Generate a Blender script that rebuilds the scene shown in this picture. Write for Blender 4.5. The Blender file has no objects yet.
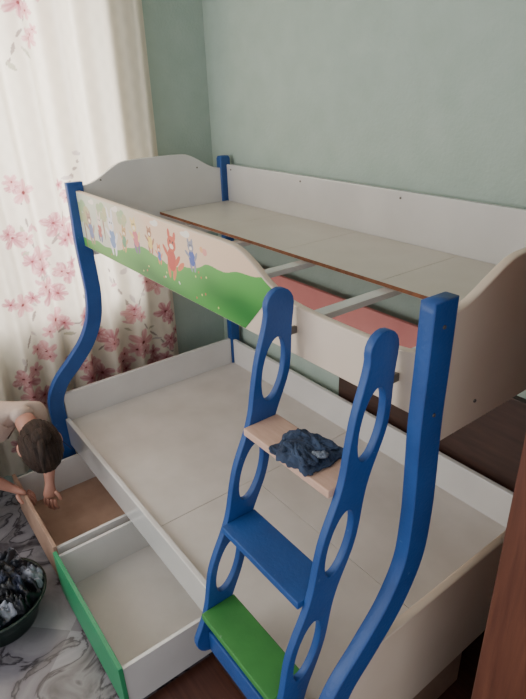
import bpy, bmesh, math, random
import numpy as np
from mathutils import Vector, Matrix, noise
random.seed(4); rng=np.random.default_rng(7)
COL=bpy.context.scene.collection
def S(r,g,b):
    f=lambda c:(c/255/12.92) if c/255<=.04045 else ((c/255+.055)/1.055)**2.4
    return (f(r),f(g),f(b),1)
# ---------------------------------------------------------------- materials
def mat(name,col,rough=.5,col2=None,scale=8,detail=4,mix=(.35,.65),bump=0,bscale=60,stretch=(1,1,1),spec=.5,coat=0,metal=0,wear=None):
    m=bpy.data.materials.new(name);m.use_nodes=True
    nt=m.node_tree;N=nt.nodes;L=nt.links;b=N['Principled BSDF']
    b.inputs['Roughness'].default_value=rough;b.inputs['Specular IOR Level'].default_value=spec
    b.inputs['Coat Weight'].default_value=coat;b.inputs['Coat Roughness'].default_value=.10
    b.inputs['Metallic'].default_value=metal
    tc=N.new('ShaderNodeTexCoord');mp=N.new('ShaderNodeMapping');mp.inputs['Scale'].default_value=stretch
    L.new(tc.outputs['Object'],mp.inputs[0])
    nz=N.new('ShaderNodeTexNoise');nz.inputs['Scale'].default_value=scale;nz.inputs['Detail'].default_value=detail
    L.new(mp.outputs[0],nz.inputs['Vector'])
    cr=N.new('ShaderNodeValToRGB');cr.color_ramp.elements[0].position=mix[0];cr.color_ramp.elements[1].position=mix[1]
    cr.color_ramp.elements[0].color=col
    cr.color_ramp.elements[1].color=col2 if col2 else tuple(min(1,c*1.12) for c in col[:3])+(1,)
    L.new(nz.outputs['Fac'],cr.inputs[0]);out=cr.outputs[0]
    if wear:
        n3=N.new('ShaderNodeTexNoise');n3.inputs['Scale'].default_value=44;n3.inputs['Detail'].default_value=6
        L.new(mp.outputs[0],n3.inputs['Vector'])
        r3=N.new('ShaderNodeValToRGB');r3.color_ramp.elements[0].position=.71;r3.color_ramp.elements[1].position=.75
        L.new(n3.outputs['Fac'],r3.inputs[0])
        mx=N.new('ShaderNodeMix');mx.data_type='RGBA';L.new(r3.outputs[0],mx.inputs[0]);L.new(out,mx.inputs[6]);mx.inputs[7].default_value=wear;out=mx.outputs[2]
    L.new(out,b.inputs['Base Color'])
    if bump:
        n2=N.new('ShaderNodeTexNoise');n2.inputs['Scale'].default_value=bscale;n2.inputs['Detail'].default_value=3
        L.new(mp.outputs[0],n2.inputs['Vector'])
        bp=N.new('ShaderNodeBump');bp.inputs['Strength'].default_value=bump;bp.inputs['Distance'].default_value=.01
        L.new(n2.outputs['Fac'],bp.inputs['Height']);L.new(bp.outputs[0],b.inputs['Normal'])
    return m
M={}
M['wall']=mat('green_wallpaper',S(160,176,165),.8,S(168,183,173),9,8,(.3,.7),.25,80)
M['ceil']=mat('ceiling_paint',S(215,215,208),.9)
M['white']=mat('white_laminate',S(206,203,200),.26,S(214,211,208),4,3,coat=1)
M['plat']=mat('worn_white_board',S(190,183,176),.42,S(206,199,193),5,6,(.3,.7),.04,40)
M['slab']=mat('slab_board',S(194,186,174),.38,S(206,199,188),4,6,(.3,.7))
M['cream']=mat('cream_laminate',S(214,194,174),.4,S(222,204,186),3,3)
M['edge']=mat('brown_edge',S(120,72,46),.6,S(146,92,60),40,3)
M['blue']=mat('blue_paint',S(26,68,130),.48,S(34,78,144),10,4,(.3,.7),.12,120,wear=S(80,116,164))
M['green']=mat('green_paint',S(50,118,54),.5,S(62,134,62),10,4,(.3,.7),.05,80,wear=S(96,144,98))
M['greend']=mat('green_drawer_paint',S(40,132,88),.4)
M['stepwood']=mat('bare_step_wood',S(196,158,138),.55,S(210,174,154),14,5,(.3,.7),.05,60,(1,6,1))
M['brownd']=mat('drawer_brown',S(156,124,106),.6,S(170,138,118),10,4)
M['pink']=mat('pink_panel',S(196,120,116),.7,S(204,130,124),5,3)
M['dwood']=mat('dark_wood',S(52,34,28),.45,S(70,46,38),6,5,(.3,.7),.05,50,(1,1,8))
M['wood']=mat('reddish_wood',S(84,48,36),.4,S(104,62,46),6,6,(.3,.7),.06,50,(12,12,.8))
M['metal']=mat('screw_metal',S(110,104,98),.5,metal=.6)
M['floorb']=mat('brown_floor',S(74,42,34),.4,S(92,56,44),8,5,(.3,.7),.05,60,(.6,10,1))
M['skin']=mat('skin',S(168,120,104),.55,S(176,128,110),20,3)
M['hair']=mat('hair',S(34,24,20),.65,S(64,48,40),9,6,(.35,.7),.6,50,(1,8,1),spec=.25)
M['shirt']=mat('pale_shirt',S(184,162,150),.85,S(196,176,164),12,4,(.3,.7),.2,80)
M['trous']=mat('dark_trousers',S(40,42,54),.85,bump=.3)
M['lip']=mat('lips',S(160,88,84),.5)
M['eyew']=mat('eye_white',S(225,222,216),.3)
M['eyed']=mat('eye_dark',S(35,25,20),.3)
M['cloth']=mat('dark_denim',S(34,44,64),.9,S(58,74,102),22,5,(.35,.65),.25,260)
M['cloth2']=mat('grey_cloth',S(104,114,130),.9,S(130,138,152),25,4,bump=.2)
M['tub']=mat('dark_green_tub',S(18,38,32),.35)
M['l1']=mat('laundry_navy',S(14,15,20),.35,S(60,66,88),11,3,(.5,.62),.4)
M['l2']=mat('laundry_print',S(150,152,164),.45,S(24,28,40),12,3,(.42,.5),.4)
M['l3']=mat('laundry_brown',S(40,30,28),.5,S(92,74,66),14,4,(.45,.6),.4)
M['frame']=mat('window_frame_white',S(220,220,216),.4)
def marble():
    m=bpy.data.materials.new('marble_lino');m.use_nodes=True;nt=m.node_tree;N=nt.nodes;L=nt.links;b=N['Principled BSDF']
    b.inputs['Roughness'].default_value=.25
    tc=N.new('ShaderNodeTexCoord')
    mp=N.new('ShaderNodeMapping');mp.inputs['Rotation'].default_value=(0,0,.78)
    L.new(tc.outputs['Object'],mp.inputs[0])
    nz=N.new('ShaderNodeTexNoise');nz.inputs['Scale'].default_value=4.5;nz.inputs['Detail'].default_value=8;nz.inputs['Distortion'].default_value=1.2
    L.new(tc.outputs['Object'],nz.inputs['Vector'])
    cr=N.new('ShaderNodeValToRGB');e=cr.color_ramp.elements
    e[0].position=.30;e[0].color=S(60,56,58);e[1].position=.65;e[1].color=S(150,146,150)
    x=e.new(.44);x.color=S(122,118,122);x=e.new(.485);x.color=S(54,50,56);x=e.new(.51);x.color=S(128,124,130)
    L.new(nz.outputs['Fac'],cr.inputs[0])
    ck=N.new('ShaderNodeTexChecker');ck.inputs['Scale'].default_value=2.4
    ck.inputs['Color1'].default_value=(1,1,1,1);ck.inputs['Color2'].default_value=(.66,.64,.67,1)
    L.new(mp.outputs[0],ck.inputs['Vector'])
    mx=N.new('ShaderNodeMix');mx.data_type='RGBA';mx.blend_type='MULTIPLY';mx.inputs[0].default_value=1
    L.new(cr.outputs[0],mx.inputs[6]);L.new(ck.outputs[0],mx.inputs[7]);L.new(mx.outputs[2],b.inputs['Base Color'])
    return m
M['marble']=marble()
def attr_mat(name,rough,transl=0):
    m=bpy.data.materials.new(name);m.use_nodes=True;nt=m.node_tree;N=nt.nodes;L=nt.links;b=N['Principled BSDF']
    b.inputs['Roughness'].default_value=rough
    a=N.new('ShaderNodeAttribute');a.attribute_name='Col';L.new(a.outputs['Color'],b.inputs['Base Color'])
    if transl:
        b.inputs['Specular IOR Level'].default_value=.1
        t=N.new('ShaderNodeBsdfTranslucent');L.new(a.outputs['Color'],t.inputs[0])
        mx=N.new('ShaderNodeMixShader');mx.inputs[0].default_value=transl
        L.new(b.outputs[0],mx.inputs[1]);L.new(t.outputs[0],mx.inputs[2]);L.new(mx.outputs[0],N['Material Output'].inputs[0])
    return m
M['curt']=attr_mat('curtain_print',.9,.5)
M['mural']=attr_mat('mural_print',.35)
# ---------------------------------------------------------------- helpers
def empty(name,loc=(0,0,0)):
    o=bpy.data.objects.new(name,None);COL.objects.link(o);o.location=loc;o.empty_display_size=.1;return o
def link(name,me,m,parent=None,smooth=False):
    o=bpy.data.objects.new(name,me);COL.objects.link(o)
    if m: 
        me.materials.clear();me.materials.append(m)
    if smooth:
        for p in me.polygons:p.use_smooth=True
    if parent:
        o.parent=parent;o.matrix_parent_inverse=Matrix.Translation(parent.location).inverted()
    return o
def bev(o,w,seg=2):
    if w:
        b=o.modifiers.new('bev','BEVEL');b.width=w;b.segments=seg;b.limit_method='ANGLE'
def box(name,x,y,z,m,parent=None,bevel=.003):
    me=bpy.data.meshes.new(name);bm=bmesh.new()
    vs=[bm.verts.new((a,b,c)) for a in sorted(x) for b in sorted(y) for c in sorted(z)]
    for f in [(0,1,3,2),(4,6,7,5),(0,4,5,1),(2,3,7,6),(0,2,6,4),(1,5,7,3)]: bm.faces.new([vs[i] for i in f])
    bmesh.ops.recalc_face_normals(bm,faces=bm.faces);bm.to_mesh(me);bm.free()
    o=link(name,me,m,parent);bev(o,bevel);return o
def shape(name,loops,plane,c,th,m,parent=None,bevel=.003):
    cu=bpy.data.curves.new(name,'CURVE');cu.dimensions='2D';cu.fill_mode='BOTH';cu.extrude=th/2-bevel;cu.bevel_depth=bevel;cu.bevel_resolution=1
    cu.offset=-bevel
    for lp in loops:
        s=cu.splines.new('POLY');s.points.add(len(lp)-1);s.use_cyclic_u=True
        for i,(a,b) in enumerate(lp): s.points[i].co=(a,b,0,1)
    t=bpy.data.objects.new('tmp',cu);COL.objects.link(t)
    dg=bpy.context.evaluated_depsgraph_get();me=bpy.data.meshes.new_from_object(t.evaluated_get(dg))
    bpy.data.objects.remove(t)
    if plane=='yz': mt=Matrix(((0,0,1,c),(1,0,0,0),(0,1,0,0),(0,0,0,1)))
    elif plane=='xz': mt=Matrix(((1,0,0,0),(0,0,-1,c),(0,1,0,0),(0,0,0,1)))
    else: mt=Matrix.Translation((0,0,c))
    me.transform(mt);me.name=name
    return link(name,me,m,parent)
def smoothpath(pts,n=8):
    out=[];P=[Vector(p) for p in pts];P=[P[0]*2-P[1]]+P+[P[-1]*2-P[-2]]
    for i in range(1,len(P)-2):
        for k in range(n):
            t=k/n;a,b,c,d=P[i-1:i+3]
            out.append(.5*((2*b)+(c-a)*t+(2*a-5*b+4*c-d)*t*t+(3*b-a-3*c+d)*t**3))
    out.append(P[-2]);return out
def ribbon(path,w):
    Lf=[];Rt=[]
    for i,p in enumerate(path):
        t=(path[min(i+1,len(path)-1)]-path[max(i-1,0)]).normalized();n=Vector((-t.y,t.x))
        ww=w(i/(len(path)-1)) if callable(w) else w
        Lf.append(p+n*ww/2);Rt.append(p-n*ww/2)
    return Lf,Rt
def skin(name,verts,edges,rad,m,parent,sub=2,root=0):
    me=bpy.data.meshes.new(name);me.from_pydata([Vector(v) for v in verts],edges,[]);me.update()
    o=link(name,me,m,parent)
    md=o.modifiers.new('skin','SKIN');md.use_smooth_shade=True;md.branch_smoothing=.6
    for i,sv in enumerate(me.skin_vertices[0].data):
        r=rad[i];sv.radius=(r,r) if not isinstance(r,tuple) else r
        sv.use_root=(i==root)
    s=o.modifiers.new('sub','SUBSURF');s.levels=sub;s.render_levels=sub
    return o
def lathe(name,prof,m,parent,loc,seg=40,smooth=True):
    bm=bmesh.new();rings=[]
    for r,z in prof: rings.append([bm.verts.new((loc[0]+r*math.cos(a*2*math.pi/seg),loc[1]+r*math.sin(a*2*math.pi/seg),loc[2]+z)) for a in range(seg)])
    for a,b in zip(rings,rings[1:]):
        for i in range(seg): bm.faces.new((a[i],a[(i+1)%seg],b[(i+1)%seg],b[i]))
    bm.faces.new(rings[0][::-1]);bm.faces.new(rings[-1])
    bmesh.ops.recalc_face_normals(bm,faces=bm.faces)
    me=bpy.data.meshes.new(name);bm.to_mesh(me);bm.free();return link(name,me,m,parent,smooth)
# ---------------------------------------------------------------- room
XW=-.2;YW=.03
box('wall_back',(XW-.1,3.4),(YW,YW+.1),(0,2.9),M['wall'],None,0)
wl=empty('wall_left')
wy0,wy1,wz0,wz1=-1.95,-.50,.85,2.5
box('wall_part_near',(XW-.1,XW),(-3.6,wy0),(0,2.9),M['wall'],wl,0)
box('wall_part_far',(XW-.1,XW),(wy1,YW),(0,2.9),M['wall'],wl,0)
box('wall_part_sill',(XW-.1,XW),(wy0,wy1),(0,wz0),M['wall'],wl,0)
box('wall_part_head',(XW-.1,XW),(wy0,wy1),(wz1,2.9),M['wall'],wl,0)
win=empty('window_1',(XW-.06,(wy0+wy1)/2,1.6))
for n,y,z in [('left_jamb',(wy0,wy0+.06),(wz0,wz1)),('right_jamb',(wy1-.06,wy1),(wz0,wz1)),('mullion',(-1.23,-1.17),(wz0,wz1)),('head',(wy0,wy1),(wz1-.06,wz1)),('bottom',(wy0,wy1),(wz0,wz0+.06))]:
    box(n,(XW-.085,XW-.035),y,z,M['frame'],win,.004)
fl=empty('floor')
box('marble_part',(XW-.1,1.33),(-3.6,YW+.1),(-.05,0),M['marble'],fl,0)
box('plank_part',(1.33,3.4),(-3.6,YW+.1),(-.05,0),M['floorb'],fl,0)
box('ceiling',(XW-.1,3.4),(-3.6,YW+.1),(2.9,2.95),M['ceil'],None,0)
box('baseboard_back',(XW,3.4),(YW-.012,YW),(0,.07),M['dwood'],None,.002)
# ---------------------------------------------------------------- bunk bed
bed=empty('bunk_bed',(1,-.5,0))
LP=[(-.845,1.565),(-.847,1.42),(-.85,1.28),(-.845,1.13),(-.845,1.02),(-.865,.90),(-.92,.79),(-1.0,.70),(-1.08,.62),(-1.125,.53),(-1.13,.42),(-1.125,.25),(-1.12,0)]
for n,x,sh in (('front_post_far',0.0,0),('front_post_near',2.0,-.012)):
    path=smoothpath([(a+sh*(1 if b>.9 else .5),b) for a,b in LP],6);a,b=ribbon(path,.074)
    loop=[tuple(p) for p in a]+[tuple(p) for p in b[::-1]]
    shape(n,[loop],'yz',x,.036,M['blue'],bed,.003)
for n,x in (('back_post_far',0.0),('back_post_near',2.0)):
    shape(n,[[(-.06,0),(0,0),(0,1.59),(-.008,1.602),(-.052,1.602),(-.06,1.59)]],'yz',x,.042,M['blue'],bed,.004)
def arch(y0,y1,zb,zs,zt,n=40):
    pts=[(y0,zb),(y0,zs)]
    for i in range(1,n):
        t=i/n;y=y0+(y1-y0)*t
        e=min(t,1-t)/.30;e=min(1,e);e=e*e*(3-2*e)
        pts.append((y,zs+(zt-zs)*e*(.86+.14*math.sin(math.pi*t))))
    pts+=[(y1,zs),(y1,zb)];return pts
shape('upper_endboard_far',[arch(-.81,-.055,1.22,1.545,1.635)],'yz',0,.022,M['white'],bed,.003)
shape('upper_endboard_near',[arch(-.825,-.055,1.22,1.525,1.605)],'yz',2.0,.022,M['cream'],bed,.003)
box('upper_back_rail',(.02,1.98),(-.025,-.003),(1.30,1.56),M['white'],bed,.004)
TOP=[(0.02,1.528),(.5,1.527),(1.10,1.527),(1.22,1.527),(1.30,1.520),(1.37,1.492),(1.44,1.452),(1.52,1.424),(1.62,1.415),(1.75,1.413),(1.88,1.415),(1.98,1.43)]
tp=smoothpath(TOP,6);ZB=1.275
shape('upper_front_rail',[[(.02,ZB)]+[tuple(p) for p in tp]+[(1.98,ZB)]],'xz',-.838,.022,M['cream'],bed,.003)
def mural():
    nx,nz=820,150
    xs=np.linspace(.025,1.5,nx);tx=np.array([p.x for p in tp]);tz=np.array([p.y for p in tp])
    top=np.interp(xs,tx,tz)-.004
    V=np.linspace(0,1,nz)
    X=np.repeat(xs[:,None],nz,1);Z=ZB+.003+(top[:,None]-ZB-.003)*V[None,:]
    base=np.zeros((nx,nz,3));c1=np.array(S(200,208,190)[:3]);c2=np.array(S(228,196,168)[:3])
    t=np.clip((X-.25)/.5+.15*np.sin(X*11+Z*20),0,1)[...,None];base[:]=c1*(1-t)+c2*t
    hx=[0,.2,.35,.5,.62,.72,.85,1.0,1.12,1.25,1.36,1.5];hz=[1.312,1.33,1.325,1.355,1.392,1.395,1.37,1.39,1.428,1.436,1.455,1.47]
    hill=np.interp(X,hx,hz)+.004*np.sin(X*40)
    g=np.array(S(40,118,50)[:3]);g2=np.array(S(90,166,78)[:3])
    k0=np.clip((hill-Z)/.09,0,1)
    gg=g2+(g-g2)*(k0*(.7+.3*np.sin(X*9+Z*30)))[...,None]
    mk=(Z<hill);base[mk]=gg[mk]
    def ell(cx,cz,a,b,col,rot=0):
        dx=(X-cx)*math.cos(rot)+(Z-cz)*math.sin(rot);dz=-(X-cx)*math.sin(rot)+(Z-cz)*math.cos(rot)
        base[(dx/a)**2+(dz/b)**2<1]=np.array(S(*col)[:3])
    def animal(cx,cz,s,body,cloth,legs=None,ear=1.0,tilt=0):
        def e(dx,dz,a,b,c,r=0):
            ell(cx+(dx*math.cos(tilt)-dz*math.sin(tilt))*s,cz+(dx*math.sin(tilt)+dz*math.cos(tilt))*s,a*s,b*s,c,r+tilt)
        lg=legs or body
        e(-.012,-.040,.007,.02,lg,.2);e(.013,-.040,.007,.02,lg,-.25)
        e(0,-.012,.020,.027,cloth);e(-.026,.0,.006,.019,body,.9);e(.026,-.006,.006,.019,body,-.6)
        e(0,.026,.019,.018,body);e(-.012,.043+.006*(ear-1),.006,.010*ear,body,.2);e(.012,.043+.006*(ear-1),.006,.010*ear,body,-.2)
        e(0,.020,.009,.006,(238,222,204));e(-.006,.031,.0028,.0028,(30,30,30));e(.006,.031,.0028,.0028,(30,30,30))
    for cx,cz,s in ((.07,1.44,1.4),(.30,1.475,1.0),(.50,1.48,.8)):
        ell(cx,cz-.06*s,.007,.06*s,(158,128,104))
        for k in range(6): ell(cx+.035*s*math.cos(k*1.3),cz+.022*s*math.sin(k*1.3),.026*s,.02*s,(146+8*k,184,138))
    animal(.14,1.385,1.35,(170,140,120),(110,126,170),None,1,.1);animal(.25,1.40,1.1,(222,206,196),(180,90,86),(90,100,150),2.0,-.1)
    animal(.38,1.395,1.55,(226,226,228),(110,144,190),None,2.2);animal(.50,1.40,1.0,(200,160,100),(90,150,110),None,1,-.2)
    animal(.61,1.435,1.25,(232,204,130),(210,110,120),(120,90,140),1,.15)
    animal(.735,1.44,.95,(180,120,84),(230,200,110),None,.8)
    animal(.895,1.415,1.55,(206,84,60),(200,70,60),(214,120,80),1.3,-.15);ell(.955,1.385,.03,.010,(220,120,84),.6)
    animal(1.035,1.445,1.0,(140,140,160),(64,90,170),None,1,.1);animal(.80,1.40,.7,(226,130,80),(80,110,180))
    ell(1.12,1.47,.014,.012,(226,150,140));ell(1.10,1.475,.010,.010,(230,170,120))
    for k in range(30):
        cx=random.uniform(.05,1.3);cz=random.uniform(1.29,1.40)
        if cz<np.interp(cx,hx,hz)-.01: ell(cx,cz,.0038,.0038,random.choice([(220,214,130),(210,90,80),(230,230,220)]))
    for cx,cz in ((.44,1.505),(.78,1.505),(1.0,1.505),(.19,1.50)):
        ell(cx,cz,.03,.009,(236,228,218));ell(cx+.015,cz+.006,.018,.009,(236,228,218))
    ends=1.33+(Z-1.28)/.16*.15
    keep=X<ends
    me=bpy.data.meshes.new('mural')
    verts=np.stack([X,np.full_like(X,-.8498),Z],-1).reshape(-1,3)
    faces=[]
    for i in range(nx-1):
        for j in range(nz-1):
            if keep[i+1,j]: a=i*nz+j;faces.append((a,a+nz,a+nz+1,a+1))
    me.from_pydata(verts.tolist(),[],faces);me.update()
    ca=me.color_attributes.new('Col','FLOAT_COLOR','POINT')
    ca.data.foreach_set('color',np.concatenate([base,np.ones((nx,nz,1))],-1).reshape(-1).astype(np.float32))
    link('mural_print',me,M['mural'],bed)
mural()
for i,(a,b) in enumerate(((.02,.50),(.502,.99),(.992,1.48),(1.482,1.975))):
    box('upper_board_%d'%i,(a,b),(-.44,-.03),(1.358,1.372),M['slab'],bed,.001)
box('upper_board_edge',(.02,1.975),(-.4415,-.44),(1.360,1.372),M['edge'],bed,0)
for i,x in enumerate((.30,.72,1.12,1.52,1.86)):
    box('upper_slat_%d'%i,(x-.022,x+.022),(-.825,-.03),(1.336,1.356),M['white'],bed,.002)
box('pink_back_panel',(.03,1.50),(-.05,-.03),(.88,1.06),M['pink'],bed,.004)
box('lower_platform_a',(.012,1.0),(-1.08,-.03),(.372,.39),M['plat'],bed,.001)
box('lower_platform_b',(1.002,1.985),(-1.08,-.62),(.372,.39),M['plat'],bed,.001)
box('lower_platform_c',(1.002,1.985),(-.618,-.03),(.372,.39),M['plat'],bed,.001)
box('lower_back_rail',(.02,1.98),(-.05,-.028),(.27,.545),M['white'],bed,.004)
box('lower_endboard_far',(-.012,.012),(-1.09,-.06),(.25,.55),M['white'],bed,.004)
shape('lower_endboard_near',[[(-1.09,.29),(-1.09,.56),(-1.03,.66),(-1.0,.68),(-.06,.68),(-.06,.29)]],'yz',2.0,.024,M['cream'],bed,.003)
box('lower_front_rail',(.02,1.98),(-1.105,-1.083),(.255,.415),M['white'],bed,.004)
for i,x in enumerate((.05,.69,1.36,1.955)):
    box('drawer_divider_%d'%i,(x-.009,x+.009),(-1.08,-.45),(.01,.37),M['brownd'],bed,.001)
def screw(n,loc,ax):
    bm=bmesh.new();bmesh.ops.create_cone(bm,cap_ends=True,segments=12,radius1=.0045,radius2=.004,depth=.003)
    me=bpy.data.meshes.new(n);bm.to_mesh(me);bm.free()
    if ax=='y': me.transform(Matrix.Rotation(math.pi/2,4,'X'))
    else: me.transform(Matrix.Rotation(math.pi/2,4,'Y'))
    me.transform(Matrix.Translation(loc));link(n,me,M['metal'],bed)
k=0
for x in (.06,.62,1.2,1.75):
    screw('screw_%d'%k,(x,-.026,1.535),'y');k+=1
for y,z in ((-.86,1.51),(-.86,1.31)):
    screw('screw_%d'%k,(2.019,y,z),'x');k+=1
for y in (-.7,-.2): screw('screw_%d'%k,(2.012,y,1.28),'x');k+=1
for y in (-.72,-.2): screw('screw_%d'%k,(.012,y,1.56),'x');k+=1
def drawer(name,x0,x1,yf,yb,front,inner,side):
    d=empty(name,((x0+x1)/2,(yf+yb)/2,0))
    box('front_board',(x0-.008,x1+.008),(yf-.016,yf),(.025,.245),front,d,.002)
    box('side_a',(x0,x0+.014),(yf,yb),(.03,.225),side,d,.001)
    box('side_b',(x1-.014,x1),(yf,yb),(.03,.225),side,d,.001)
    box('rear_board',(x0,x1),(yb-.014,yb),(.03,.225),side,d,.001)
    box('bottom_board',(x0+.01,x1-.01),(yf,yb-.01),(.04,.05),inner,d,.001)
    for q in (x0+.06,x1-.06):
        for yy in (yf+.05,yb-.05):
            bm=bmesh.new();bmesh.ops.create_cone(bm,cap_ends=True,segments=20,radius1=.016,radius2=.016,depth=.012)
            me=bpy.data.meshes.new('w');bm.to_mesh(me);bm.free();me.transform(Matrix.Translation((q,yy,.016))@Matrix.Rotation(math.pi/2,4,'Y'));link('caster_wheel',me,M['metal'],d)
    return d
drawer('bed_drawer',.712,1.342,-1.415,-.95,M['greend'],M['plat'],M['white'])
drawer('bed_drawer.001',.075,.672,-1.405,-.95,M['brownd'],M['brownd'],M['white'])
drawer('bed_drawer.002',1.38,1.93,-1.075,-.5,M['dwood'],M['plat'],M['white'])
# ---------------------------------------------------------------- ladder
lad=empty('bunk_ladder',(1.73,-1.0,.4))
def cy(z):
    return float(np.interp(z,[.40,.45,.68,.958,1.256,1.42,1.50],[-1.205,-1.195,-1.125,-1.030,-.940,-.910,-.910]))
holes=[1.268,.978,.69]
def stringer(n,x):
    zs=np.linspace(.45,1.44,60);path=[Vector((cy(z),z)) for z in zs]
    def w(t):
        z=.45+t*.99
        return .100+.014*math.cos((z-holes[1])/.289*2*math.pi)
    a,b=ribbon(path,w)
    def cap(p,q):
        c=(p+q)/2;r=(p-q).length/2;a0=math.atan2((p-c).y,(p-c).x);return [tuple(c+Vector((math.cos(a0-math.pi*k/10),math.sin(a0-math.pi*k/10)))*r) for k in range(1,10)]
    loop=[tuple(p) for p in a]+cap(a[-1],b[-1])+[tuple(p) for p in b[::-1]]+cap(b[0],a[0])
    hl=[]
    for h in holes:
        c=Vector((cy(h),h));t=Vector((cy(h+.05)-cy(h-.05),.1)).normalized();nn=Vector((-t.y,t.x))
        hl.append([tuple(c+t*.090*math.sin(k*2*math.pi/36)+nn*.035*math.cos(k*2*math.pi/36)) for k in range(36)])
    shape(n,[loop]+hl,'yz',x,.020,M['blue'],lad,.002)
XL,XR=1.565,1.91
stringer('side_rail_left',XL);stringer('side_rail_right',XR)
for n,z,m in (('step_top',1.118,'stepwood'),('step_middle',.834,'blue'),('step_bottom',.557,'green')):
    c=cy(z);box(n,(XL+.010,XR-.010),(c-.062,c+.052),(z-.011,z+.011),M[m],lad,.003)
box('bottom_brace',(XL+.010,XR-.010),(cy(.44)-.012,cy(.44)+.012),(.40,.48),M['blue'],lad,.004)
for n,x in (('hook_left',XL),('hook_right',XR)):
    box(n,(x-.006,x+.006),(-.90,-.852),(1.345,1.365),M['metal'],lad,.002)
# ---------------------------------------------------------------- crumpled cloth
def crumple(name,cx,cyy,cz,lx,ly,h,m,parent,seed,hang=0,rot=0,n=70,fold=1.0,jag=.13):
    off=Vector((seed*7.3,seed*3.1,0));V=[];F=[]
    for i in range(n):
        for j in range(n):
            u=i/(n-1)*2-1;v=j/(n-1)*2-1
            k=1-.22*(u*u*v*v)
            wob=1+jag*noise.noise(Vector((u*1.9,v*1.9,seed)))+.05*noise.noise(Vector((u*6,v*6,seed)))
            x=u*lx*k*wob;y=v*ly*k*wob
            e=max(0,1-max(abs(u),abs(v))**6)
            a=noise.noise(Vector((u*1.6+v*.8,v*1.6-u*.5,0))+off);b=noise.noise(Vector((u*3+a*2,v*3-a*2,3))+off)
            z=h*e*(.45+.5*fold*(1-abs(a)*3.2)+.25*fold*(1-abs(b)*4))
            z=max(z,.003)
            if hang and abs(y)>hang: z-=(abs(y)-hang)*1.6
            V.append((cx+x*math.cos(rot)-y*math.sin(rot),cyy+x*math.sin(rot)+y*math.cos(rot),cz+z))
    for i in range(n-1):
        for j in range(n-1):
            a=i*n+j;F.append((a,a+n,a+n+1,a+1))
    me=bpy.data.meshes.new(name);me.from_pydata(V,[],F);me.update()
    o=link(name,me,m,parent,True);s=o.modifiers.new('s','SOLIDIFY');s.thickness=.003;s.offset=1;return o
tr=empty('crumpled_trousers',(1.74,cy(1.118),1.13))
yc=cy(1.118)
crumple('cloth_body',1.762,yc-.006,1.130,.080,.068,.018,M['cloth'],tr,1,.064,.12,70,.8,.3)
crumple('cloth_leg',1.750,yc+.018,1.143,.066,.030,.012,M['cloth'],tr,2,0,.35,60,.8,.25)
crumple('cloth_fold',1.772,yc-.028,1.143,.056,.024,.011,M['cloth'],tr,5,0,-.2,50,.8,.25)
crumple('cloth_lining',1.81,yc-.006,1.146,.020,.012,.008,M['cloth2'],tr,3,0,.9,30)
# ---------------------------------------------------------------- laundry tub
TX,TY=.66,-1.67
tub=empty('laundry_tub',(TX,TY,0))
lathe('tub_body',[(.14,.0),(.165,.08),(.190,.128),(.198,.131),(.199,.135),(.196,.138),(.186,.136),(.164,.08),(.134,.012)],M['tub'],tub,(TX,TY,0))
for i,(dx,dy,dz,a,b,h,m) in enumerate(((0,0,.07,.13,.125,.15,'l1'),(.07,.06,.125,.085,.08,.08,'l1'),(-.07,.06,.125,.09,.085,.08,'l2'),(.04,-.08,.13,.10,.08,.08,'l1'),(-.07,-.07,.13,.085,.08,.06,'l3'),(.01,.11,.125,.08,.055,.07,'l2'),(.10,-.01,.13,.075,.07,.06,'l2'),(0,0,.17,.09,.08,.07,'l1'))):
    crumple('laundry_%d'%i,TX+dx,TY+dy,dz,a,b,h,M[m],tub,10+i,0,i*.9,50,1.0,.4)
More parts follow.
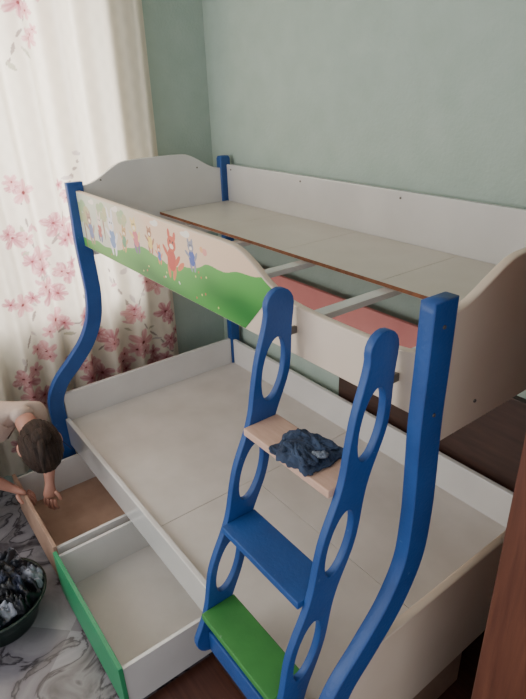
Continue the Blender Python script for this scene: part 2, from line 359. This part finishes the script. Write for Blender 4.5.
# ---------------------------------------------------------------- curtain
def curtain():
    y0,y1,z0,z1=-2.15,-.335,.10,2.66
    ny,nz=520,600
    Y=np.linspace(y0,y1,ny)[:,None]*np.ones((1,nz));Z=np.ones((ny,1))*np.linspace(z0,z1,nz)[None,:]
    ph=Y*2*math.pi/.155+.9*np.sin(Y*5.1)+.25*np.sin(Z*2.1+Y*3)
    X=-.130+(.028+.012*np.sin(Y*7+1))*np.sin(ph)+.005*np.sin(ph*2.3+Z*1.3)
    C=np.zeros((ny,nz,3));C[:]=np.array(S(224,214,198)[:3])
    C*=(1-.03*np.sin(Y*90)*np.sin(Z*70))[...,None]
    def P(px,py):
        t=py/340;yr=-.34+.01*t;xr=135+40*t;yl=-.95-.33*t
        return yr+(yl-yr)*(xr-px)/xr, 2.30-1.72*t+.10*math.sin(math.pi*min(t,1))
    def seg(a,b,w,col):
        a=np.array(a);b=np.array(b);d=b-a;L2=(d@d)
        t=np.clip(((Y-a[0])*d[0]+(Z-a[1])*d[1])/L2,0,1)
        dist=np.hypot(Y-a[0]-t*d[0],Z-a[1]-t*d[1]+.008*np.sin(t*14));k=dist<w*(1.2-.5*t);C[k]=np.array(S(*col)[:3])
    def flower(cy_,cz,R,tint):
        dy=Y-cy_;dz=Z-cz;r=np.hypot(dy,dz);sel=np.where(r<R*1.05)
        if len(sel[0])==0:return
        th=np.arctan2(dz[sel],dy[sel]);rr=r[sel]/R;phi=random.uniform(0,6)
        pet=.35+.65*np.abs(np.cos(2.5*th+phi))**.8
        inn=rr<pet
        pale=np.array(S(220,184,180)[:3]);deep=np.array(S(168,92,106)[:3]) if tint else np.array(S(198,136,138)[:3])
        q=np.clip(rr/pet,0,1)[:,None]
        streak=(.5+.5*np.sin(15*th+phi*3))[:,None]*.55
        col=deep*(1-q)+pale*q;col=col*(1-streak)+deep*streak
        col[rr<.13]=np.array(S(120,66,66)[:3])
        old=C[sel];old[inn]=col[inn];C[sel]=old
    def leaf(cy_,cz,a,b,rot,col):
        dy=(Y-cy_)*math.cos(rot)+(Z-cz)*math.sin(rot);dz=-(Y-cy_)*math.sin(rot)+(Z-cz)*math.cos(rot)
        C[(np.abs(dy)<a)&(np.abs(dz)<b*(1-(dy/a)**2))]=np.array(S(*col)[:3])
    grey=(158,144,136)
    br=[((5,340),(30,250)),((30,250),(60,170)),((30,250),(10,170)),((60,170),(66,140)),((165,350),(120,300)),((120,300),(95,250)),((120,300),(150,260)),((60,380),(90,320)),((90,320),(70,270)),((5,60),(20,0)),((20,0),(50,-30)),((45,300),(75,285))]
    for a,b in br: seg(P(*a),P(*b),.006,grey)
    for i in range(60):
        a,b=random.choice(br);t=random.random();q=P(a[0]+(b[0]-a[0])*t+random.uniform(-10,10),a[1]+(b[1]-a[1])*t+random.uniform(-10,10))
        leaf(q[0],q[1],random.uniform(.015,.03),random.uniform(.006,.011),random.uniform(0,3.1),random.choice([(176,170,150),(190,176,170),(204,160,160)]))
    fl=[(10,8,.05),(22,38,.035),(15,172,.05),(44,204,.055),(62,180,.04),(28,232,.06),(52,246,.05),(12,268,.05),(42,288,.055),(30,312,.05),(12,334,.06),(70,292,.04),(95,318,.06),(120,300,.05),(146,278,.05),(157,306,.055),(130,330,.065),(163,338,.05),(110,346,.06),(147,358,.06),(60,372,.05),(20,366,.05),(78,346,.055),(6,210,.05),(90,372,.06),(125,372,.06),(60,330,.04),(38,262,.06),(58,216,.05)]
    for px,py,R in fl:
        q=P(px,py);flower(q[0],q[1],R*1.2,random.random()<.55)
        for k in range(2): flower(q[0]+random.uniform(-.06,.06),q[1]+random.uniform(-.06,.06),R*.7,random.random()<.5)
    for k in range(45):
        yy=random.uniform(-2.1,-1.3);zz=random.uniform(.2,2.5);flower(yy,zz,random.uniform(.03,.06),random.random()<.5)
    for k in range(18):
        yy=random.uniform(-1.3,-.4);zz=random.uniform(.2,.55);flower(yy,zz,random.uniform(.04,.06),random.random()<.5)
    me=bpy.data.meshes.new('curtain');idx=np.arange(ny*nz).reshape(ny,nz)
    f=np.stack([idx[:-1,:-1],idx[1:,:-1],idx[1:,1:],idx[:-1,1:]],-1).reshape(-1,4)
    me.from_pydata(np.stack([X,Y,Z],-1).reshape(-1,3).tolist(),[],f.tolist());me.update()
    ca=me.color_attributes.new('Col','FLOAT_COLOR','POINT')
    ca.data.foreach_set('color',np.concatenate([C,np.ones((ny,nz,1))],-1).reshape(-1).astype(np.float32))
    link('curtain_cloth',me,M['curt'],cur,True)
cur=empty('floral_curtain',(-.13,-1.2,0))
curtain()
bm=bmesh.new();bmesh.ops.create_cone(bm,cap_ends=True,segments=16,radius1=.012,radius2=.012,depth=2.1)
me=bpy.data.meshes.new('rod');bm.to_mesh(me);bm.free();me.transform(Matrix.Translation((-.13,-1.25,2.67))@Matrix.Rotation(math.pi/2,4,'X'));link('curtain_rod',me,M['metal'],cur)
# ---------------------------------------------------------------- wardrobe, dark panel
wd=empty('wooden_wardrobe',(2.6,-.45,0))
WX=2.218
box('side_panel_left',(WX,WX+.02),(-.86,-.02),(.0,2.1),M['wood'],wd,.003)
box('side_panel_right',(WX+.77,WX+.79),(-.86,-.02),(.0,2.1),M['wood'],wd,.003)
box('door_left',(WX,WX+.392),(-.88,-.862),(.08,2.08),M['wood'],wd,.004)
box('door_right',(WX+.398,WX+.79),(-.88,-.862),(.08,2.08),M['wood'],wd,.004)
box('top_board',(WX,WX+.79),(-.88,-.02),(2.1,2.125),M['wood'],wd,.004)
box('plinth',(WX+.02,WX+.77),(-.84,-.82),(0,.08),M['dwood'],wd,.002)
for n,x in (('handle_left',WX+.36),('handle_right',WX+.43)): box(n,(x-.006,x+.006),(-.905,-.88),(1.0,1.12),M['metal'],wd,.003)
box('dark_wood_wall_panel',(.88,2.19),(-.0015,YW),(.45,.90),M['dwood'],None,.002)
# ---------------------------------------------------------------- woman crouching in the corner
wo=empty('crouching_woman',(.08,-1.55,0))
T=[(.06,-1.70,.33),(.06,-1.61,.47),(.075,-1.48,.60),(.12,-1.365,.668),(.205,-1.335,.65),(.255,-1.335,.615),
   (.185,-1.44,.615),(.195,-1.50,.54),(.18,-1.265,.615),(.215,-1.262,.53)]
skin('shirt',T,[(0,1),(1,2),(2,3),(3,4),(4,5),(3,6),(6,7),(3,8),(8,9)],[(.125,.125),(.125,.12),(.13,.125),(.125,.115),(.08,.075),(.056,.056),.072,.052,.068,.050],M['shirt'],wo,2,0)
def leg(n,hip,knee,ank,toe):
    skin(n,[hip,tuple((Vector(hip)+Vector(knee))/2),knee,tuple((Vector(knee)*.5+Vector(ank)*.5)),ank],[(0,1),(1,2),(2,3),(3,4)],[.085,.078,.058,.052,.042],M['trous'],wo)
    skin(n.replace('leg','foot'),[ank,tuple(Vector(ank)+Vector((0.0,0,-.03))),tuple((Vector(ank)+Vector(toe))/2-Vector((0,0,.01))),toe],[(0,1),(1,2),(2,3)],[.036,.036,.034,.024],M['skin'],wo)
leg('trouser_leg_left',(.03,-1.64,.32),(.0,-1.53,.18),(.0,-1.80,.075),(.0,-1.94,.035))
leg('trouser_leg_right',(.09,-1.78,.32),(.26,-1.78,.46),(.18,-1.88,.085),(.28,-1.92,.035))
def arm(side,sh,el,wr,hd):
    sh,el,wr,hd=map(Vector,(sh,el,wr,hd));f=(hd-wr).normalized();sd=f.cross(Vector((0,0,1))).normalized();up=sd.cross(f)
    skin('arm_'+side,[sh,(sh+el)/2,el,(el+wr)/2,wr,wr+f*.03,wr+f*.075],[(i,i+1) for i in range(6)],[.041,.038,.033,.031,.022,(.031,.019),(.036,.015)],M['skin'],wo)
    for k,(o,l) in enumerate(((-.028,.062),(-.010,.072),(.009,.068),(.027,.052))):
        b=wr+f*.07+sd*o
        skin('finger_%s_%d'%(side,k),[b,b+f*l*.45-up*.004,b+f*l*.75-up*.016,b+f*l*.9-up*.032],[(0,1),(1,2),(2,3)],[.0088,.0085,.008,.0065],M['skin'],wo,1)
    s=-1 if side=='left' else 1;b=wr+f*.03+sd*s*.026
    skin('thumb_'+side,[b,b+f*.022+sd*s*.02-up*.006,b+f*.048+sd*s*.026-up*.016],[(0,1),(1,2)],[.011,.010,.008],M['skin'],wo,1)
arm('right',(.19,-1.485,.56),(.215,-1.55,.385),(.23,-1.455,.285),(.27,-1.375,.21))
arm('left',(.21,-1.265,.56),(.25,-1.27,.40),(.28,-1.30,.26),(.305,-1.33,.15))
H=Vector((.385,-1.318,.545));up=Vector((.80,-.05,-.36)).normalized();fw=Vector((-.32,.02,-.95));fw=(fw-up*fw.dot(up)).normalized();rt=fw.cross(up)
HS=1.06
HM=Matrix(((rt.x*HS,fw.x*HS,up.x*HS,H.x),(rt.y*HS,fw.y*HS,up.y*HS,H.y),(rt.z*HS,fw.z*HS,up.z*HS,H.z),(0,0,0,1)))
skin('neck',[(.225,-1.335,.635),(.285,-1.33,.60),(.35,-1.322,.56)],[(0,1),(1,2)],[.052,.048,.05],M['skin'],wo)
def blob(n,fn,m,seg=48,rings=36):
    bm=bmesh.new();bmesh.ops.create_uvsphere(bm,u_segments=seg,v_segments=rings,radius=1)
    for v in bm.verts: v.co=HM@fn(v.co.copy())
    bmesh.ops.recalc_face_normals(bm,faces=bm.faces)
    me=bpy.data.meshes.new(n);bm.to_mesh(me);bm.free();return link(n,me,m,wo,True)
def headfn(p):
    x,y,z=p;q=Vector((x*.078,y*.095,z*.115))
    if z<0: q.x*=1+.22*z; q.y=q.y*(1+.10*z)+.012*(-z)
    if y>0:
        q.y+=.024*math.exp(-((x/.14)**2+((z+.12)/.20)**2))
        q.y-=.010*math.exp(-(((abs(x)-.36)/.18)**2+((z-.05)/.12)**2))
        q.y+=.006*math.exp(-((x/.3)**2+((z+.48)/.08)**2))
        q.y+=.008*math.exp(-((x/.3)**2+((z+.85)/.15)**2))
    return q
blob('head',headfn,M['skin'],64,48)
for s in (-1,1):
    blob('ear_%d'%s,lambda p:Vector((s*.080+p.x*.010,.0+p.y*.018,-.008+p.z*.030)),M['skin'],16,12)
    blob('eye_%d'%s,lambda p:Vector((s*.028+p.x*.013,.079+p.y*.008,.004+p.z*.007)),M['eyew'],16,12)
    blob('iris_%d'%s,lambda p:Vector((s*.028+p.x*.006,.086+p.y*.003,.003+p.z*.006)),M['eyed'],12,8)
blob('lips',lambda p:Vector((p.x*.024,.100+p.y*.006,-.056+p.z*.008)),M['lip'],20,12)
def hairfn(p):
    x,y,z=p;n1=noise.noise(Vector((x*3,y*3,z*1.2)));n2=noise.noise(Vector((x*14,y*3,z*2+4)))
    r=1+.03*n1+.04*n2
    q=Vector((x*.084*r,(y*.098-.008)*r,z*.118*r+.006))
    if y>.15:
        k=min(1,(y-.15)/.3)
        if z<.45: q.y-=.075*k*min(1,(.45-z)/.25); q.x*=1-.1*k
    return q
blob('hair',hairfn,M['hair'],64,48)
def bunfn(p):
    r=1+.10*noise.noise(p*3)+.08*noise.noise(p*8)
    return Vector((p.x*.036*r,-.112+p.y*.028*r,.035+p.z*.038*r))
blob('hair_bun',bunfn,M['hair'],32,24)
a=HM@Vector((0,-.12,.05));b=HM@Vector((.012,-.125,.08));c=HM@Vector((.022,-.10,.125));d=HM@Vector((.03,-.05,.16))
skin('hair_ponytail',[a,b,c,d],[(0,1),(1,2),(2,3)],[.018,.018,.014,.005],M['hair'],wo)
for k in range(16):
    a=HM@Vector((random.uniform(-.06,.06),-.085,random.uniform(-.02,.09)));b=a+Vector((random.uniform(-.02,.06),random.uniform(-.05,.04),random.uniform(.0,.02)));c=b+Vector((random.uniform(0,.05),random.uniform(-.03,.03),random.uniform(-.07,-.02)))
    cu=bpy.data.curves.new('strand','CURVE');cu.dimensions='3D';cu.bevel_depth=.0012;s=cu.splines.new('NURBS');s.points.add(3)
    for i,pnt in enumerate((a,a*.5+b*.5+Vector((0,0,.01)),b,c)): s.points[i].co=(*pnt,1)
    s.use_endpoint_u=True;cu.materials.append(M['hair']);o=bpy.data.objects.new('hair_strand_%d'%k,cu);COL.objects.link(o);o.parent=wo;o.matrix_parent_inverse=Matrix.Translation(wo.location).inverted()
# ---------------------------------------------------------------- light
def area(name,loc,tgt,sx,sy,e,col):
    l=bpy.data.lights.new(name,'AREA');l.shape='RECTANGLE';l.size=sx;l.size_y=sy;l.energy=e;l.color=col
    o=bpy.data.objects.new(name,l);COL.objects.link(o);o.location=loc;d=Vector(tgt)-Vector(loc);o.rotation_euler=d.to_track_quat('-Z','Y').to_euler();return o
area('window_daylight',(-.75,-1.2,1.7),(.5,-1.2,1.4),1.5,1.8,95,(1,.98,.95))
area('added_front_key',(.6,-3.5,2.0),(1.2,0,.8),1.8,1.6,46,(1,.99,.97))  # soft key light added to brighten the bed front, no window modelled behind it
w=bpy.data.worlds.new('World');bpy.context.scene.world=w;w.use_nodes=True
w.node_tree.nodes['Background'].inputs[0].default_value=(.92,.95,1,1);w.node_tree.nodes['Background'].inputs[1].default_value=1.1
# ---------------------------------------------------------------- camera
R_=Vector((.6042,.7962,-.0315));U_=Vector((-.328,.2846,.9008));F_=Vector((-.7262,.5339,-.4332))
cam=bpy.data.cameras.new('camera');co=bpy.data.objects.new('camera',cam);COL.objects.link(co)
cam.sensor_fit='VERTICAL';cam.sensor_height=24;cam.lens=24*557.478/699;cam.clip_start=.01
co.matrix_world=Matrix(((R_.x,U_.x,-F_.x,2.602),(R_.y,U_.y,-F_.y,-1.725),(R_.z,U_.z,-F_.z,1.948),(0,0,0,1)))
bpy.context.scene.camera=co
